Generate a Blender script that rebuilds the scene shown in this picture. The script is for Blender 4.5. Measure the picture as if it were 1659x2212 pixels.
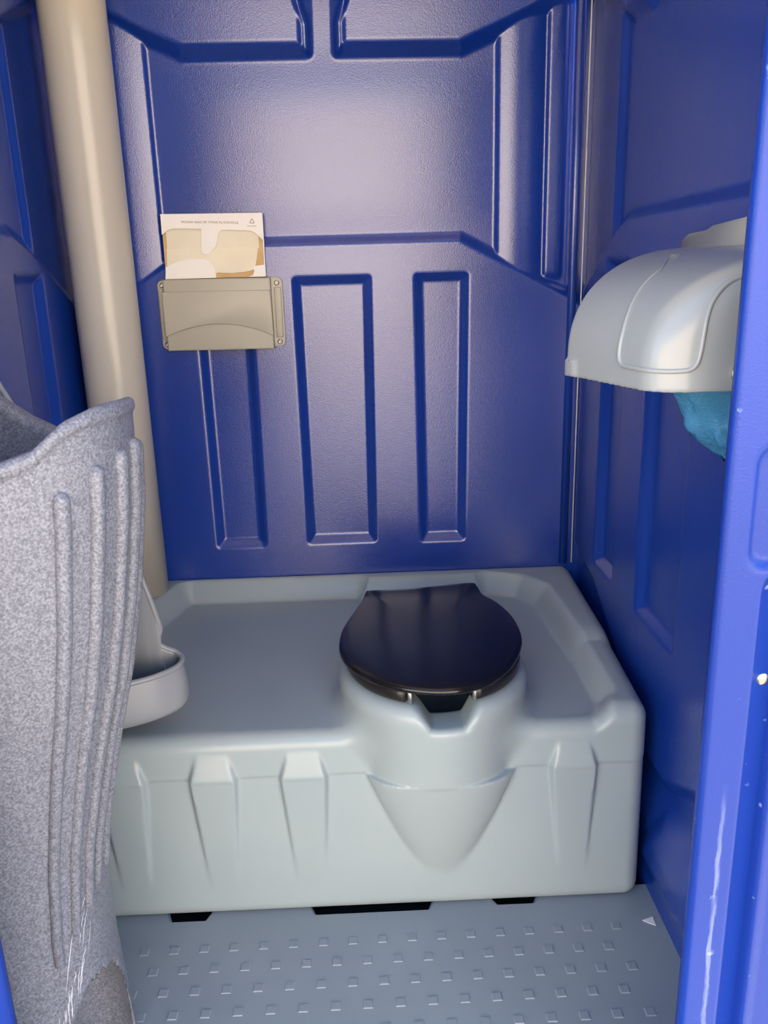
import bpy, bmesh, math
import numpy as np
from mathutils import Matrix, Vector

# ------------------------------------------------------------------ scene / camera / light
for o in list(bpy.data.objects):
    bpy.data.objects.remove(o)
scene = bpy.context.scene
C = scene.collection

cam_d = bpy.data.cameras.new('camera')
cam = bpy.data.objects.new('camera', cam_d)
C.objects.link(cam)
cam_d.sensor_fit = 'VERTICAL'
cam_d.sensor_height = 24.0
cam_d.lens = 1780.44 / 2212 * 24.0
cam_d.clip_start = 0.02
yaw, pitch, roll = 0.0231, 0.2829, -0.0292
_f = Vector((math.sin(yaw), math.cos(yaw), 0)); _r = Vector((math.cos(yaw), -math.sin(yaw), 0)); _u = Vector((0, 0, 1))
_f2 = _f * math.cos(pitch) - _u * math.sin(pitch); _u2 = _u * math.cos(pitch) + _f * math.sin(pitch)
_r3 = _r * math.cos(roll) + _u2 * math.sin(roll); _u3 = _u2 * math.cos(roll) - _r * math.sin(roll)
M = Matrix((_r3, _u3, -_f2)).transposed().to_4x4()
M.translation = Vector((0.0586, -1.8709, 1.0804))
cam.matrix_world = M
scene.camera = cam

world = bpy.data.worlds.new('world'); scene.world = world
world.use_nodes = True
wn = world.node_tree.nodes; wl = world.node_tree.links
wn.clear()
sky = wn.new('ShaderNodeTexSky'); sky.sky_type = 'NISHITA'
sky.sun_disc = False; sky.sun_elevation = math.radians(52); sky.sun_rotation = math.radians(20)
sky.air_density = 1.0; sky.dust_density = 1.6; sky.ozone_density = 1.0
bg = wn.new('ShaderNodeBackground'); bg.inputs['Strength'].default_value = 0.54
wo = wn.new('ShaderNodeOutputWorld')
wl.new(sky.outputs[0], bg.inputs[0]); wl.new(bg.outputs[0], wo.inputs[0])

sun_d = bpy.data.lights.new('sun', 'SUN'); sun_d.energy = 18.5; sun_d.angle = math.radians(1.0)
sun_d.color = (1.0, 0.93, 0.82)
sun = bpy.data.objects.new('sun', sun_d); C.objects.link(sun)
sd = Vector((0.35, 0.75, 0.95)).normalized()      # towards the sun: behind the cabin, high
sun.rotation_euler = sd.to_track_quat('Z', 'Y').to_euler()

vs = scene.view_settings
vs.view_transform = 'Standard'; vs.look = 'None'; vs.gamma = 1.0; vs.use_curve_mapping = False
vs.exposure = 0.85
try:
    scene.cycles.max_bounces = 5; scene.cycles.diffuse_bounces = 3; scene.cycles.glossy_bounces = 3
    scene.cycles.use_adaptive_sampling = True; scene.cycles.adaptive_threshold = 0.07
    scene.cycles.transmission_bounces = 5; scene.cycles.use_denoising = True
    scene.cycles.sample_clamp_indirect = 8.0
except Exception:
    pass

# ------------------------------------------------------------------ helpers
def lin(r, g, b):
    f = lambda c: (c / 255 / 12.92) if c <= 10.3 else ((c / 255 + 0.055) / 1.055) ** 2.4
    return (f(r), f(g), f(b), 1.0)

def mat(name, col, rough=0.5, metal=0.0, col2=None, nscale=6.0, bump=0.0, bscale=300.0, spec=0.5,
        transmission=0.0, rvar=0.0, detail=4.0, coat=0.0):
    m = bpy.data.materials.new(name); m.use_nodes = True
    nt = m.node_tree; n = nt.nodes; l = nt.links
    b = n['Principled BSDF']
    b.inputs['Base Color'].default_value = col
    b.inputs['Roughness'].default_value = rough
    b.inputs['Metallic'].default_value = metal
    b.inputs['Specular IOR Level'].default_value = spec
    b.inputs['Transmission Weight'].default_value = transmission
    b.inputs['Coat Weight'].default_value = coat; b.inputs['Coat Roughness'].default_value = rough
    tc = n.new('ShaderNodeTexCoord')
    nz = n.new('ShaderNodeTexNoise'); nz.inputs['Scale'].default_value = nscale; nz.inputs['Detail'].default_value = detail
    l.new(tc.outputs['Object'], nz.inputs['Vector'])
    if col2 is not None:
        mx = n.new('ShaderNodeMix'); mx.data_type = 'RGBA'
        mx.inputs[6].default_value = col; mx.inputs[7].default_value = col2
        rp = n.new('ShaderNodeMapRange'); rp.inputs[1].default_value = 0.35; rp.inputs[2].default_value = 0.65
        l.new(nz.outputs['Fac'], rp.inputs[0]); l.new(rp.outputs[0], mx.inputs[0])
        l.new(mx.outputs[2], b.inputs['Base Color'])
    if rvar:
        rr = n.new('ShaderNodeMapRange'); rr.inputs[1].default_value = 0.3; rr.inputs[2].default_value = 0.7
        rr.inputs[3].default_value = rough - rvar; rr.inputs[4].default_value = rough + rvar
        l.new(nz.outputs['Fac'], rr.inputs[0]); l.new(rr.outputs[0], b.inputs['Roughness'])
    if bump:
        n2 = n.new('ShaderNodeTexNoise'); n2.inputs['Scale'].default_value = bscale; n2.inputs['Detail'].default_value = 2.0
        l.new(tc.outputs['Object'], n2.inputs['Vector'])
        bp = n.new('ShaderNodeBump'); bp.inputs['Strength'].default_value = bump; bp.inputs['Distance'].default_value = 0.002
        l.new(n2.outputs['Fac'], bp.inputs['Height']); l.new(bp.outputs[0], b.inputs['Normal'])
    return m

M_ = {}
M_['blue'] = mat('blue_plastic', lin(13, 51, 141), 0.25, col2=lin(15, 55, 149), nscale=3, bump=0.16, bscale=420, spec=1.0, detail=0)
M_['blue'].node_tree.nodes['Principled BSDF'].inputs['IOR'].default_value = 1.52
M_['tank'] = mat('grey_tank_plastic', lin(151, 165, 168), 0.30, col2=lin(156, 169, 171), nscale=4, detail=1)
M_['floor'] = mat('floor_plastic', lin(132, 142, 150), 0.42, col2=lin(138, 148, 155), nscale=5, detail=1)
M_['base'] = mat('dark_base', lin(40, 42, 46), 0.7, col2=lin(52, 52, 54), nscale=8)
M_['pipe'] = mat('pipe_plastic', lin(190, 184, 170), 0.25, col2=lin(190, 186, 175), nscale=3)
M_['lid'] = mat('black_seat_plastic', lin(19, 18, 20), 0.20, col2=lin(22, 21, 23), nscale=5, rvar=0.04)
M_['rubber'] = mat('black_rubber', lin(30, 29, 29), 0.35)
M_['chrome'] = mat('steel', lin(200, 195, 185), 0.22, metal=1.0, col2=lin(180, 176, 168), nscale=60)
M_['disp'] = mat('dispenser_plastic', lin(172, 168, 152), 0.42, col2=lin(177, 172, 155), nscale=5, bump=0.05)
M_['card'] = mat('white_card', lin(238, 234, 226), 0.7, col2=lin(242, 238, 230), nscale=8)
M_['tissue'] = mat('cream_tissue', lin(232, 222, 196), 0.85, col2=lin(238, 230, 208), nscale=14, bump=0.3, bscale=60)
M_['board'] = mat('tan_board', lin(212, 178, 128), 0.8, col2=lin(204, 168, 116), nscale=40)
M_['ink'] = mat('grey_ink', lin(110, 105, 88), 0.8)
M_['urinal'] = mat('urinal_plastic', lin(138, 142, 148), 0.30, col2=lin(142, 146, 151), nscale=4)
M_['hood'] = mat('hood_plastic', lin(146, 150, 150), 0.22, col2=lin(150, 154, 153), nscale=4)
M_['seal'] = mat('pale_seal', lin(205, 203, 200), 0.45, col2=lin(190, 188, 186), nscale=20)
M_['paper'] = mat('paper_scrap', lin(226, 226, 222), 0.8)
M_['leaf'] = mat('dry_litter', lin(150, 120, 86), 0.8, col2=lin(96, 76, 54), nscale=90)
M_['ground'] = mat('ground', lin(128, 123, 115), 0.9, col2=lin(116, 111, 104), nscale=3)
M_['stucco'] = mat('bounce_wall_stucco', lin(224, 208, 188), 0.9, col2=lin(217, 201, 181), nscale=1.5)  # for the added wall that bounces warm light into the cabin
M_['scratch'] = mat('scratched_plastic', lin(205, 206, 214), 0.6)

# speckled stone-look plastic of the sink
def speckle():
    m = bpy.data.materials.new('speckled_plastic'); m.use_nodes = True
    n = m.node_tree.nodes; l = m.node_tree.links; b = n['Principled BSDF']
    b.inputs['Roughness'].default_value = 0.42
    tc = n.new('ShaderNodeTexCoord')
    a = n.new('ShaderNodeTexNoise'); a.inputs['Scale'].default_value = 360; a.inputs['Detail'].default_value = 3
    c = n.new('ShaderNodeTexNoise'); c.inputs['Scale'].default_value = 160; c.inputs['Detail'].default_value = 2
    l.new(tc.outputs['Object'], a.inputs['Vector']); l.new(tc.outputs['Object'], c.inputs['Vector'])
    ad = n.new('ShaderNodeMath'); ad.operation = 'MULTIPLY_ADD'; ad.inputs[1].default_value = 0.35
    l.new(c.outputs['Fac'], ad.inputs[0]); l.new(a.outputs['Fac'], ad.inputs[2])
    cr = n.new('ShaderNodeValToRGB')
    e = cr.color_ramp.elements
    e[0].position = 0.50; e[0].color = lin(92, 94, 104)
    e[1].position = 0.68; e[1].color = lin(116, 118, 127)
    x = e.new(0.84); x.color = lin(136, 138, 147)
    l.new(ad.outputs[0], cr.inputs[0]); l.new(cr.outputs[0], b.inputs['Base Color'])
    bp = n.new('ShaderNodeBump'); bp.inputs['Strength'].default_value = 0.18; bp.inputs['Distance'].default_value = 0.001
    l.new(a.outputs['Fac'], bp.inputs['Height']); l.new(bp.outputs[0], b.inputs['Normal'])
    return m
M_['sink'] = speckle()

def roof_mat():
    m = bpy.data.materials.new('translucent_roof'); m.use_nodes = True
    n = m.node_tree.nodes; l = m.node_tree.links
    n.remove(n['Principled BSDF']); out = n['Material Output']
    t = n.new('ShaderNodeBsdfTranslucent'); t.inputs[0].default_value = (0.48, 0.40, 0.29, 1)
    d = n.new('ShaderNodeBsdfDiffuse'); d.inputs[0].default_value = (0.75, 0.70, 0.62, 1)
    nz = n.new('ShaderNodeTexNoise'); nz.inputs['Scale'].default_value = 3
    mp = n.new('ShaderNodeMapRange'); mp.inputs[3].default_value = 0.34; mp.inputs[4].default_value = 0.40
    l.new(nz.outputs['Fac'], mp.inputs[0])
    mx = n.new('ShaderNodeMixShader'); l.new(mp.outputs[0], mx.inputs[0])
    l.new(t.outputs[0], mx.inputs[1]); l.new(d.outputs[0], mx.inputs[2]); l.new(mx.outputs[0], out.inputs[0])
    return m
M_['roof'] = roof_mat()

def bag_mat():
    m = bpy.data.materials.new('blue_film'); m.use_nodes = True
    n = m.node_tree.nodes; l = m.node_tree.links; b = n['Principled BSDF']; out = n['Material Output']
    b.inputs['Base Color'].default_value = lin(84, 160, 208); b.inputs['Roughness'].default_value = 0.22
    t = n.new('ShaderNodeBsdfTranslucent'); t.inputs[0].default_value = lin(90, 180, 230)
    nz = n.new('ShaderNodeTexNoise'); nz.inputs['Scale'].default_value = 40
    bp = n.new('ShaderNodeBump'); bp.inputs['Strength'].default_value = 0.4; bp.inputs['Distance'].default_value = 0.004
    l.new(nz.outputs['Fac'], bp.inputs['Height']); l.new(bp.outputs[0], b.inputs['Normal'])
    mx = n.new('ShaderNodeMixShader'); mx.inputs[0].default_value = 0.4
    l.new(b.outputs[0], mx.inputs[1]); l.new(t.outputs[0], mx.inputs[2]); l.new(mx.outputs[0], out.inputs[0])
    return m
M_['bag'] = bag_mat()

# worn blue plastic of the door posts: pale scuff streak of its own shape
def worn_blue():
    m = M_['blue'].copy(); m.name = 'worn_blue_plastic'
    n = m.node_tree.nodes; l = m.node_tree.links; b = n['Principled BSDF']
    b.inputs['Specular IOR Level'].default_value = 0.5; b.inputs['IOR'].default_value = 1.5; b.inputs['Roughness'].default_value = 0.4
    src = b.inputs['Base Color'].links[0].from_socket
    tc = n.new('ShaderNodeTexCoord'); sp = n.new('ShaderNodeSeparateXYZ'); l.new(tc.outputs['Object'], sp.inputs[0])
    def math_(op, a, bb=None, c=None):
        k = n.new('ShaderNodeMath'); k.operation = op
        for i, v in enumerate((a, bb, c)):
            if v is None: continue
            if isinstance(v, (int, float)): k.inputs[i].default_value = v
            else: l.new(v, k.inputs[i])
        return k.outputs[0]
    nz = n.new('ShaderNodeTexNoise'); nz.inputs['Scale'].default_value = 22; nz.inputs['Detail'].default_value = 6
    l.new(tc.outputs['Object'], nz.inputs['Vector'])
    # line x = 0.4175 + 0.004*(z) wobbling
    wob = math_('MULTIPLY_ADD', nz.outputs['Fac'], 0.009, -0.0045)
    xc = math_('ADD', math_('MULTIPLY_ADD', sp.outputs[2], -0.006, 0.4195), wob)
    dx = math_('ABSOLUTE', math_('SUBTRACT', sp.outputs[0], xc))
    n3 = n.new('ShaderNodeTexNoise'); n3.inputs['Scale'].default_value = 160; n3.inputs['Detail'].default_value = 4
    mp = n.new('ShaderNodeMapping'); mp.inputs['Scale'].default_value = (1, 1, 0.12)
    l.new(tc.outputs['Object'], mp.inputs[0]); l.new(mp.outputs[0], n3.inputs['Vector'])
    wdt = math_('MULTIPLY_ADD', n3.outputs['Fac'], 0.010, -0.0030)
    core = n.new('ShaderNodeMapRange'); l.new(math_('SUBTRACT', wdt, dx), core.inputs[0])
    core.inputs[1].default_value = -0.0012; core.inputs[2].default_value = 0.0016
    ztop = n.new('ShaderNodeMapRange'); l.new(sp.outputs[2], ztop.inputs[0])
    ztop.inputs[1].default_value = 0.57; ztop.inputs[2].default_value = 0.50; ztop.inputs[3].default_value = 0; ztop.inputs[4].default_value = 1
    streak = math_('MULTIPLY', core.outputs[0], ztop.outputs[0])
    # small pale nicks all over
    n4 = n.new('ShaderNodeTexNoise'); n4.inputs['Scale'].default_value = 55; n4.inputs['Detail'].default_value = 3
    l.new(tc.outputs['Object'], n4.inputs['Vector'])
    nk = n.new('ShaderNodeMapRange'); l.new(n4.outputs['Fac'], nk.inputs[0]); nk.inputs[1].default_value = 0.70; nk.inputs[2].default_value = 0.78
    tot = math_('MINIMUM', math_('MULTIPLY_ADD', nk.outputs[0], 0.5, math_('MULTIPLY', streak, 0.33)), 0.55)
    mx = n.new('ShaderNodeMix'); mx.data_type = 'RGBA'
    l.new(tot, mx.inputs[0]); l.new(src, mx.inputs[6]); mx.inputs[7].default_value = lin(176, 190, 226)
    l.new(mx.outputs[2], b.inputs['Base Color'])
    return m
M_['worn'] = worn_blue()

def tag(o, label=None, cat=None, group=None, kind=None):
    if label: o['label'] = label
    if cat: o['category'] = cat
    if group: o['group'] = group
    if kind: o['kind'] = kind
    return o

def link(name, me, material=None, parent=None, smooth=True):
    o = bpy.data.objects.new(name, me); C.objects.link(o)
    if material is not None and not me.materials: me.materials.append(M_[material])
    if smooth:
        me.polygons.foreach_set('use_smooth', np.ones(len(me.polygons), bool))
    if parent is not None:
        o.parent = parent
        o.matrix_parent_inverse = Matrix.Translation(-Vector(parent.location))
    return o

def empty(name, loc):
    o = bpy.data.objects.new(name, None); C.objects.link(o); o.location = loc; o.empty_display_size = 0.05
    return o

def np_mesh(name, V, quads=None, extra=()):
    me = bpy.data.meshes.new(name)
    V = np.asarray(V, np.float32)
    loops = []; starts = []; tot = []; s = 0
    if quads is not None and len(quads):
        q = np.asarray(quads, np.int32); loops.append(q.ravel())
        starts.append(np.arange(len(q), dtype=np.int32) * q.shape[1]); tot.append(np.full(len(q), q.shape[1], np.int32)); s = q.size
    for e in extra:
        e = np.asarray(e, np.int32); loops.append(e); starts.append(np.array([s], np.int32)); tot.append(np.array([len(e)], np.int32)); s += len(e)
    loops = np.concatenate(loops); starts = np.concatenate(starts); tot = np.concatenate(tot)
    me.vertices.add(len(V)); me.vertices.foreach_set('co', V.ravel())
    me.loops.add(len(loops)); me.loops.foreach_set('vertex_index', loops)
    me.polygons.add(len(starts)); me.polygons.foreach_set('loop_start', starts)
    me.update(calc_edges=True); me.validate()
    return me

def sstep(a, b, x):
    t = np.clip((x - a) / (b - a), 0, 1); return t * t * (3 - 2 * t)

def poly_sd(px, py, poly):
    """signed distance to polygon, negative inside"""
    P = np.asarray(poly, float); n = len(P)
    d = np.full(px.shape, 1e9); inside = np.zeros(px.shape, bool)
    for i in range(n):
        a = P[i]; b = P[(i + 1) % n]; e = b - a
        wx = px - a[0]; wy = py - a[1]
        t = np.clip((wx * e[0] + wy * e[1]) / (e @ e), 0, 1)
        d = np.minimum(d, (wx - e[0] * t) ** 2 + (wy - e[1] * t) ** 2)
        c = (a[1] > py) != (b[1] > py)
        if abs(b[1] - a[1]) > 1e-12:
            xi = a[0] + (py - a[1]) * e[0] / e[1]
            inside ^= c & (px < xi)
    d = np.sqrt(d)
    return np.where(inside, -d, d)

def ramp(sd, w, r=0.25):
    """1 inside, 0 outside, bevel of width w centred on the outline with softly rounded edges"""
    t = np.clip(0.5 - sd / w, -0.5, 1.5)
    k = r
    def smin(a, b): h = np.clip(0.5 + 0.5 * (b - a) / k, 0, 1); return b * (1 - h) + a * h - k * h * (1 - h)
    t = smin(t, 1.0); t = -smin(-t, 0.0)
    return np.clip(t, 0, 1)

def seg_d(px, py, pts):
    d = np.full(px.shape, 1e9)
    for a, b in zip(pts[:-1], pts[1:]):
        a = np.array(a); b = np.array(b); e = b - a
        wx = px - a[0]; wy = py - a[1]
        t = np.clip((wx * e[0] + wy * e[1]) / (e @ e), 0, 1)
        d = np.minimum(d, np.hypot(wx - e[0] * t, wy - e[1] * t))
    return d

def slab(name, us, vs_, h, pos, thick):
    """height-field sheet with a flat back. pos(u,v,h)->xyz arrays"""
    U, V = np.meshgrid(us, vs_, indexing='ij')
    nu, nv = U.shape
    P = pos(U, V, h).reshape(-1, 3)
    idx = np.arange(nu * nv).reshape(nu, nv)
    q = np.stack([idx[:-1, :-1], idx[1:, :-1], idx[1:, 1:], idx[:-1, 1:]], -1).reshape(-1, 4)
    border = np.concatenate([idx[:, 0], idx[-1, 1:], idx[-2::-1, -1], idx[0, -2:0:-1]])
    Pb = pos(U, V, np.full_like(h, -thick)).reshape(-1, 3)[border]
    nb = len(border); bi = nu * nv + np.arange(nb)
    b2 = np.roll(border, -1); bi2 = np.roll(bi, -1)
    side = np.stack([border, bi, bi2, b2], -1)
    me = np_mesh(name, np.concatenate([P, Pb]), np.concatenate([q, side]), extra=[bi])
    bm = bmesh.new(); bm.from_mesh(me); bmesh.ops.recalc_face_normals(bm, faces=bm.faces); bm.to_mesh(me); bm.free()
    return me

# ---- implicit surfaces -> mesh (naive surface nets, vertices pulled onto the surface)
def smin(a, b, k):
    h = np.clip(0.5 + 0.5 * (b - a) / k, 0, 1); return b * (1 - h) + a * h - k * h * (1 - h)
def smax(a, b, k): return -smin(-a, -b, k)

def nets(name, f, lo, hi, step, newton=2):
    ax = [np.arange(l, h + step, step, dtype=np.float32) for l, h in zip(lo, hi)]
    X, Y, Z = np.meshgrid(*ax, indexing='ij', sparse=False)
    v = f(X, Y, Z).astype(np.float32); del X, Y, Z
    s = v < 0
    nx, ny, nz = v.shape
    corners = [(i, j, k) for i in (0, 1) for j in (0, 1) for k in (0, 1)]
    cnt = np.zeros((nx - 1, ny - 1, nz - 1), np.int8)
    for (i, j, k) in corners: cnt += s[i:nx - 1 + i, j:ny - 1 + j, k:nz - 1 + k]
    act = (cnt > 0) & (cnt < 8)
    I, J, K = np.nonzero(act); n = len(I)
    vid = np.full(act.shape, -1, np.int32); vid[I, J, K] = np.arange(n)
    acc = np.zeros((n, 3)); num = np.zeros(n)
    for a in corners:
        for d in range(3):
            if a[d]: continue
            b = list(a); b[d] = 1
            va = v[I + a[0], J + a[1], K + a[2]]; vb = v[I + b[0], J + b[1], K + b[2]]
            m = (va < 0) != (vb < 0)
            t = np.where(m, va / np.where(m, va - vb, 1), 0)
            p = np.array(a, float)[None, :].repeat(n, 0); p[:, d] = t
            acc[m] += p[m]; num[m] += 1
    P = acc / num[:, None] + np.stack([I, J, K], 1)
    P = P * step + np.array([a[0] for a in ax])
    quads = []
    for d in range(3):
        o1, o2 = (d + 1) % 3, (d + 2) % 3
        sl0 = [slice(None)] * 3; sl1 = [slice(None)] * 3
        sl0[d] = slice(0, -1); sl1[d] = slice(1, None)
        ch = s[tuple(sl0)] != s[tuple(sl1)]
        ii = list(np.nonzero(ch))
        ok = np.ones(len(ii[0]), bool)
        for o in (o1, o2): ok &= (ii[o] > 0) & (ii[o] < v.shape[o] - 1)
        ii = [q[ok] for q in ii]
        flip = s[tuple(ii)]
        def cell(a, b):
            c = [q.copy() for q in ii]; c[o1] = c[o1] - a; c[o2] = c[o2] - b
            return vid[c[0], c[1], c[2]]
        q = np.stack([cell(0, 0), cell(1, 0), cell(1, 1), cell(0, 1)], 1)
        q[~flip] = q[~flip][:, ::-1]
        quads.append(q)
    Q = np.concatenate(quads); Q = Q[(Q >= 0).all(1)]
    for _ in range(newton):
        e = step * 0.3
        g = np.stack([f(*(P + np.eye(3)[d] * e).T) - f(*(P - np.eye(3)[d] * e).T) for d in range(3)], 1) / (2 * e)
        val = f(*P.T); gg = (g * g).sum(1) + 1e-6
        dl = -(val / gg)[:, None] * g
        ln = np.linalg.norm(dl, axis=1, keepdims=True); dl *= np.minimum(1, step * 0.6 / (ln + 1e-9))
        P = P + dl
    return np_mesh(name, P, Q)

def tube_mesh(name, pts, r, n=10, closed=False, flat=1.0, normal=None, caps=True):
    """swept tube; r scalar or list; flat scales it along the 'normal' direction"""
    P = [Vector(p) for p in pts]; m = len(P); V = []; Fq = []
    rr = r if hasattr(r, '__len__') else [r] * m
    prev = None
    for i in range(m):
        a = P[(i - 1) % m] if (closed or i > 0) else P[i]; b = P[(i + 1) % m] if (closed or i < m - 1) else P[i]
        t = (b - a).normalized()
        if normal is not None: nn = Vector(normal(P[i]) if callable(normal) else normal)
        else: nn = prev if prev is not None else (Vector((0, 0, 1)) if abs(t.z) < 0.9 else Vector((1, 0, 0)))
        nn = (nn - t * nn.dot(t)).normalized(); bb = t.cross(nn); prev = nn
        for k in range(n):
            an = 2 * math.pi * k / n
            V.append(P[i] + bb * (math.cos(an) * rr[i]) + nn * (math.sin(an) * rr[i] * flat))
    for i in range(m if closed else m - 1):
        j = (i + 1) % m
        for k in range(n):
            k2 = (k + 1) % n
            Fq.append((i * n + k, i * n + k2, j * n + k2, j * n + k))
    ex = []
    if caps and not closed:
        ex = [list(range(n))[::-1], [(m - 1) * n + k for k in range(n)]]
    return np_mesh(name, [tuple(v) for v in V], Fq, ex)

def extrude_poly(name, pts, y0, y1, bev=0.0, seg=2):
    """polygon in x-z, extruded from y0 (far) to y1 (near the room)"""
    bm = bmesh.new()
    a = [bm.verts.new((x, y1, z)) for x, z in pts]
    f = bm.faces.new(a)
    ret = bmesh.ops.extrude_face_region(bm, geom=[f])
    for g in ret['geom']:
        if isinstance(g, bmesh.types.BMVert): g.co.y = y0
    bmesh.ops.recalc_face_normals(bm, faces=bm.faces)
    if bev:
        ed = [e for e in bm.edges if abs(e.verts[0].co.y - y1) < 1e-6 and abs(e.verts[1].co.y - y1) < 1e-6]
        bmesh.ops.bevel(bm, geom=ed, offset=bev, segments=seg, affect='EDGES', profile=0.5)
    me = bpy.data.meshes.new(name); bm.to_mesh(me); bm.free()
    return me

def rrect(x0, x1, z0, z1, r, n=5):
    out = []
    for cx, cz, a0 in ((x1 - r, z1 - r, 0), (x0 + r, z1 - r, 90), (x0 + r, z0 + r, 180), (x1 - r, z0 + r, 270)):
        for k in range(n + 1):
            a = math.radians(a0 + 90 * k / n); out.append((cx + r * math.cos(a), cz + r * math.sin(a)))
    return out

def box_mesh(name, lo, hi, bev=0.0, seg=2):
    bm = bmesh.new(); bmesh.ops.create_cube(bm, size=1)
    for v in bm.verts:
        v.co = Vector([(lo[i] + hi[i]) / 2 + v.co[i] * (hi[i] - lo[i]) for i in range(3)])
    if bev: bmesh.ops.bevel(bm, geom=bm.edges[:], offset=bev, segments=seg, affect='EDGES', profile=0.5)
    me = bpy.data.meshes.new(name); bm.to_mesh(me); bm.free(); return me

W = 0.55; TOP = 2.06

# ------------------------------------------------------------------ the room: walls
def relief(u, v, kind):
    """moulded relief, u across, v up; + towards the room"""
    h = np.zeros_like(u)
    if kind == 'back':
        # side strips: pillowed, dropping sharply to the middle field
        s = np.clip((u + 0.50) / 0.147, 0, 1); pil = np.where(s < 0.4, s / 0.4 * (2 - s / 0.4), 1 - 0.62 * ((s - 0.4) / 0.6) ** 2)
        zwin = ramp(-(v - 1.06), 0.02) * ramp(v - 1.60, 0.03)
        h += 0.017 * pil * ramp(u + 0.354, 0.007) * zwin
        s = np.clip((0.462 - u) / 0.100, 0, 1)
        r_ = np.clip((u - 0.360) / 0.103, 0, 1); pil = np.where(r_ > 0.45, 1 - ((r_ - 0.45) / 0.55) ** 2, 1 - 0.55 * (1 - r_ / 0.45) ** 2)
        h = np.maximum(h, 0.014 * pil * ramp(-(u - 0.360), 0.008) * zwin * (u < 0.4632))
        s = np.clip((0.505 - u) / 0.040, 0, 1)
        h = np.maximum(h, 0.009 * np.sqrt(np.clip(1 - ((u - 0.478) / 0.027) ** 2, 0, 1)) * ramp(-(u - 0.4645), 0.006) * zwin)
        low = [(-0.60, 0.97), (-0.49, 1.040), (-0.278, 1.150), (0.283, 1.150), (0.495, 1.039), (0.60, 0.98), (0.60, -0.5), (-0.60, -0.5)]
        h = np.maximum(h, 0.017 * ramp(poly_sd(u, v, low), 0.017, 0.2))
        L = [(-0.0295, 1.513), (-0.0275, 1.62), (-0.0275, 2.3), (-0.60, 2.3), (-0.60, 1.66), (-0.360, 1.549), (-0.280, 1.5135)]
        R_ = [(0.037, 1.513), (0.284, 1.511), (0.357, 1.540), (0.60, 1.645), (0.60, 2.3), (0.039, 2.3), (0.039, 1.62)]
        for pl in (L, R_):
            h = np.maximum(h, 0.030 * ramp(poly_sd(u, v, pl), 0.026, 0.16))
        for pts in ([(-0.0265, 1.515), (-0.0265, 1.560), (-0.041, 1.60), (-0.041, 2.0)], [(0.0365, 1.513), (0.0365, 1.560), (0.052, 1.60), (0.052, 2.0)]):
            d = seg_d(u, v, pts); h = h + 0.012 * ramp(d - 0.0055, 0.007)
        ch = [(-0.285, -0.184, 0.475, 0.985, 0.002), (-0.072, 0.077, 0.477, 1.068, 0.003), (0.194, 0.288, 0.473, 1.068, 0.004)]
        for x0, x1, z0, z1, tp in ch:
            pl = [(x0, z0), (x1 - tp, z0), (x1 + tp, z1), (x0 - tp, z1)]
            h = h - 0.016 * ramp(poly_sd(u, v, pl), 0.017, 0.2)
        # gentle belly of the moulding
        h += 0.006 * np.clip(1 - (np.abs(u - 0.005) / 0.36) ** 4, 0, 1) * np.exp(-((v - 1.33) / 0.15) ** 4)
    else:
        # u = distance from the back corner (0..1.14)
        c = 0.57
        a = np.abs(u - c)                      # symmetric about the middle
        s = np.clip((a - 0.345) / 0.15, 0, 1)
        zwin = ramp(-(v - 1.06), 0.02) * ramp(v - 1.60, 0.03)
        h += 0.012 * ((1 - s) ** 1.4) * ramp(-(a - 0.345), 0.012) * zwin
        low = [(0.026, 1.038), (0.245, 1.148), (0.31, 1.168), (0.83, 1.168), (0.90, 1.148), (1.115, 1.038), (1.3, 0.95),
               (1.3, 0.33), (0.86, 0.325), (0.66, 0.225), (0.54, 0.225), (0.44, 0.30), (0.2, 0.42), (0.026, 0.45)]
        h = np.maximum(h, 0.016 * ramp(poly_sd(u, v, low), 0.022))
        up = [(0.02, 1.61), (0.27, 1.500), (0.355, 1.494), (0.40, 1.53), (0.41, 2.3), (-0.1, 2.3), (-0.1, 1.66)]
        h = np.maximum(h, 0.026 * ramp(poly_sd(u, v, up), 0.028, 0.16))
        up2 = [(2 * c - x, z) for x, z in up]
        h = np.maximum(h, 0.026 * ramp(poly_sd(u, v, up2), 0.028, 0.16))
        for x0, x1 in ((0.215, 0.325), (0.485, 0.655), (0.815, 0.925)):
            pl = [(x0, 0.48), (x1, 0.48), (x1 + 0.003, 1.085), (x0 - 0.003, 1.085)]
            h = h - 0.018 * ramp(poly_sd(u, v, pl), 0.020, 0.2)
        h = np.maximum(h, 0.020 * ramp(v - 0.16, 0.08))
        foot = [(0.60, 0.05), (0.86, 0.05), (0.80, 0.17), (0.68, 0.17)]
        h = h + 0.008 * ramp(poly_sd(u, v, foot), 0.03)
    return h

def build_wall(name, kind, step):
    vz = np.linspace(-0.05, TOP, int((TOP + 0.05) / step))
    if kind == 'back':
        us = np.linspace(-W - 0.034, W + 0.034, int(2 * (W + 0.034) / step))
        pos = lambda u, v, h: np.stack([u, -h, v], -1)
    else:
        us = np.linspace(-0.0002, 1.14, int(1.14 / step))
        sx = 1 if kind == 'right' else -1
        pos = lambda u, v, h: np.stack([sx * (W + 0.012 - h), -u, v], -1)
    U, V = np.meshgrid(us, vz, indexing='ij')
    h = relief(U, V, 'back' if kind == 'back' else 'side')
    return slab(name, us, vz, h, pos, 0.03)

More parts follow.
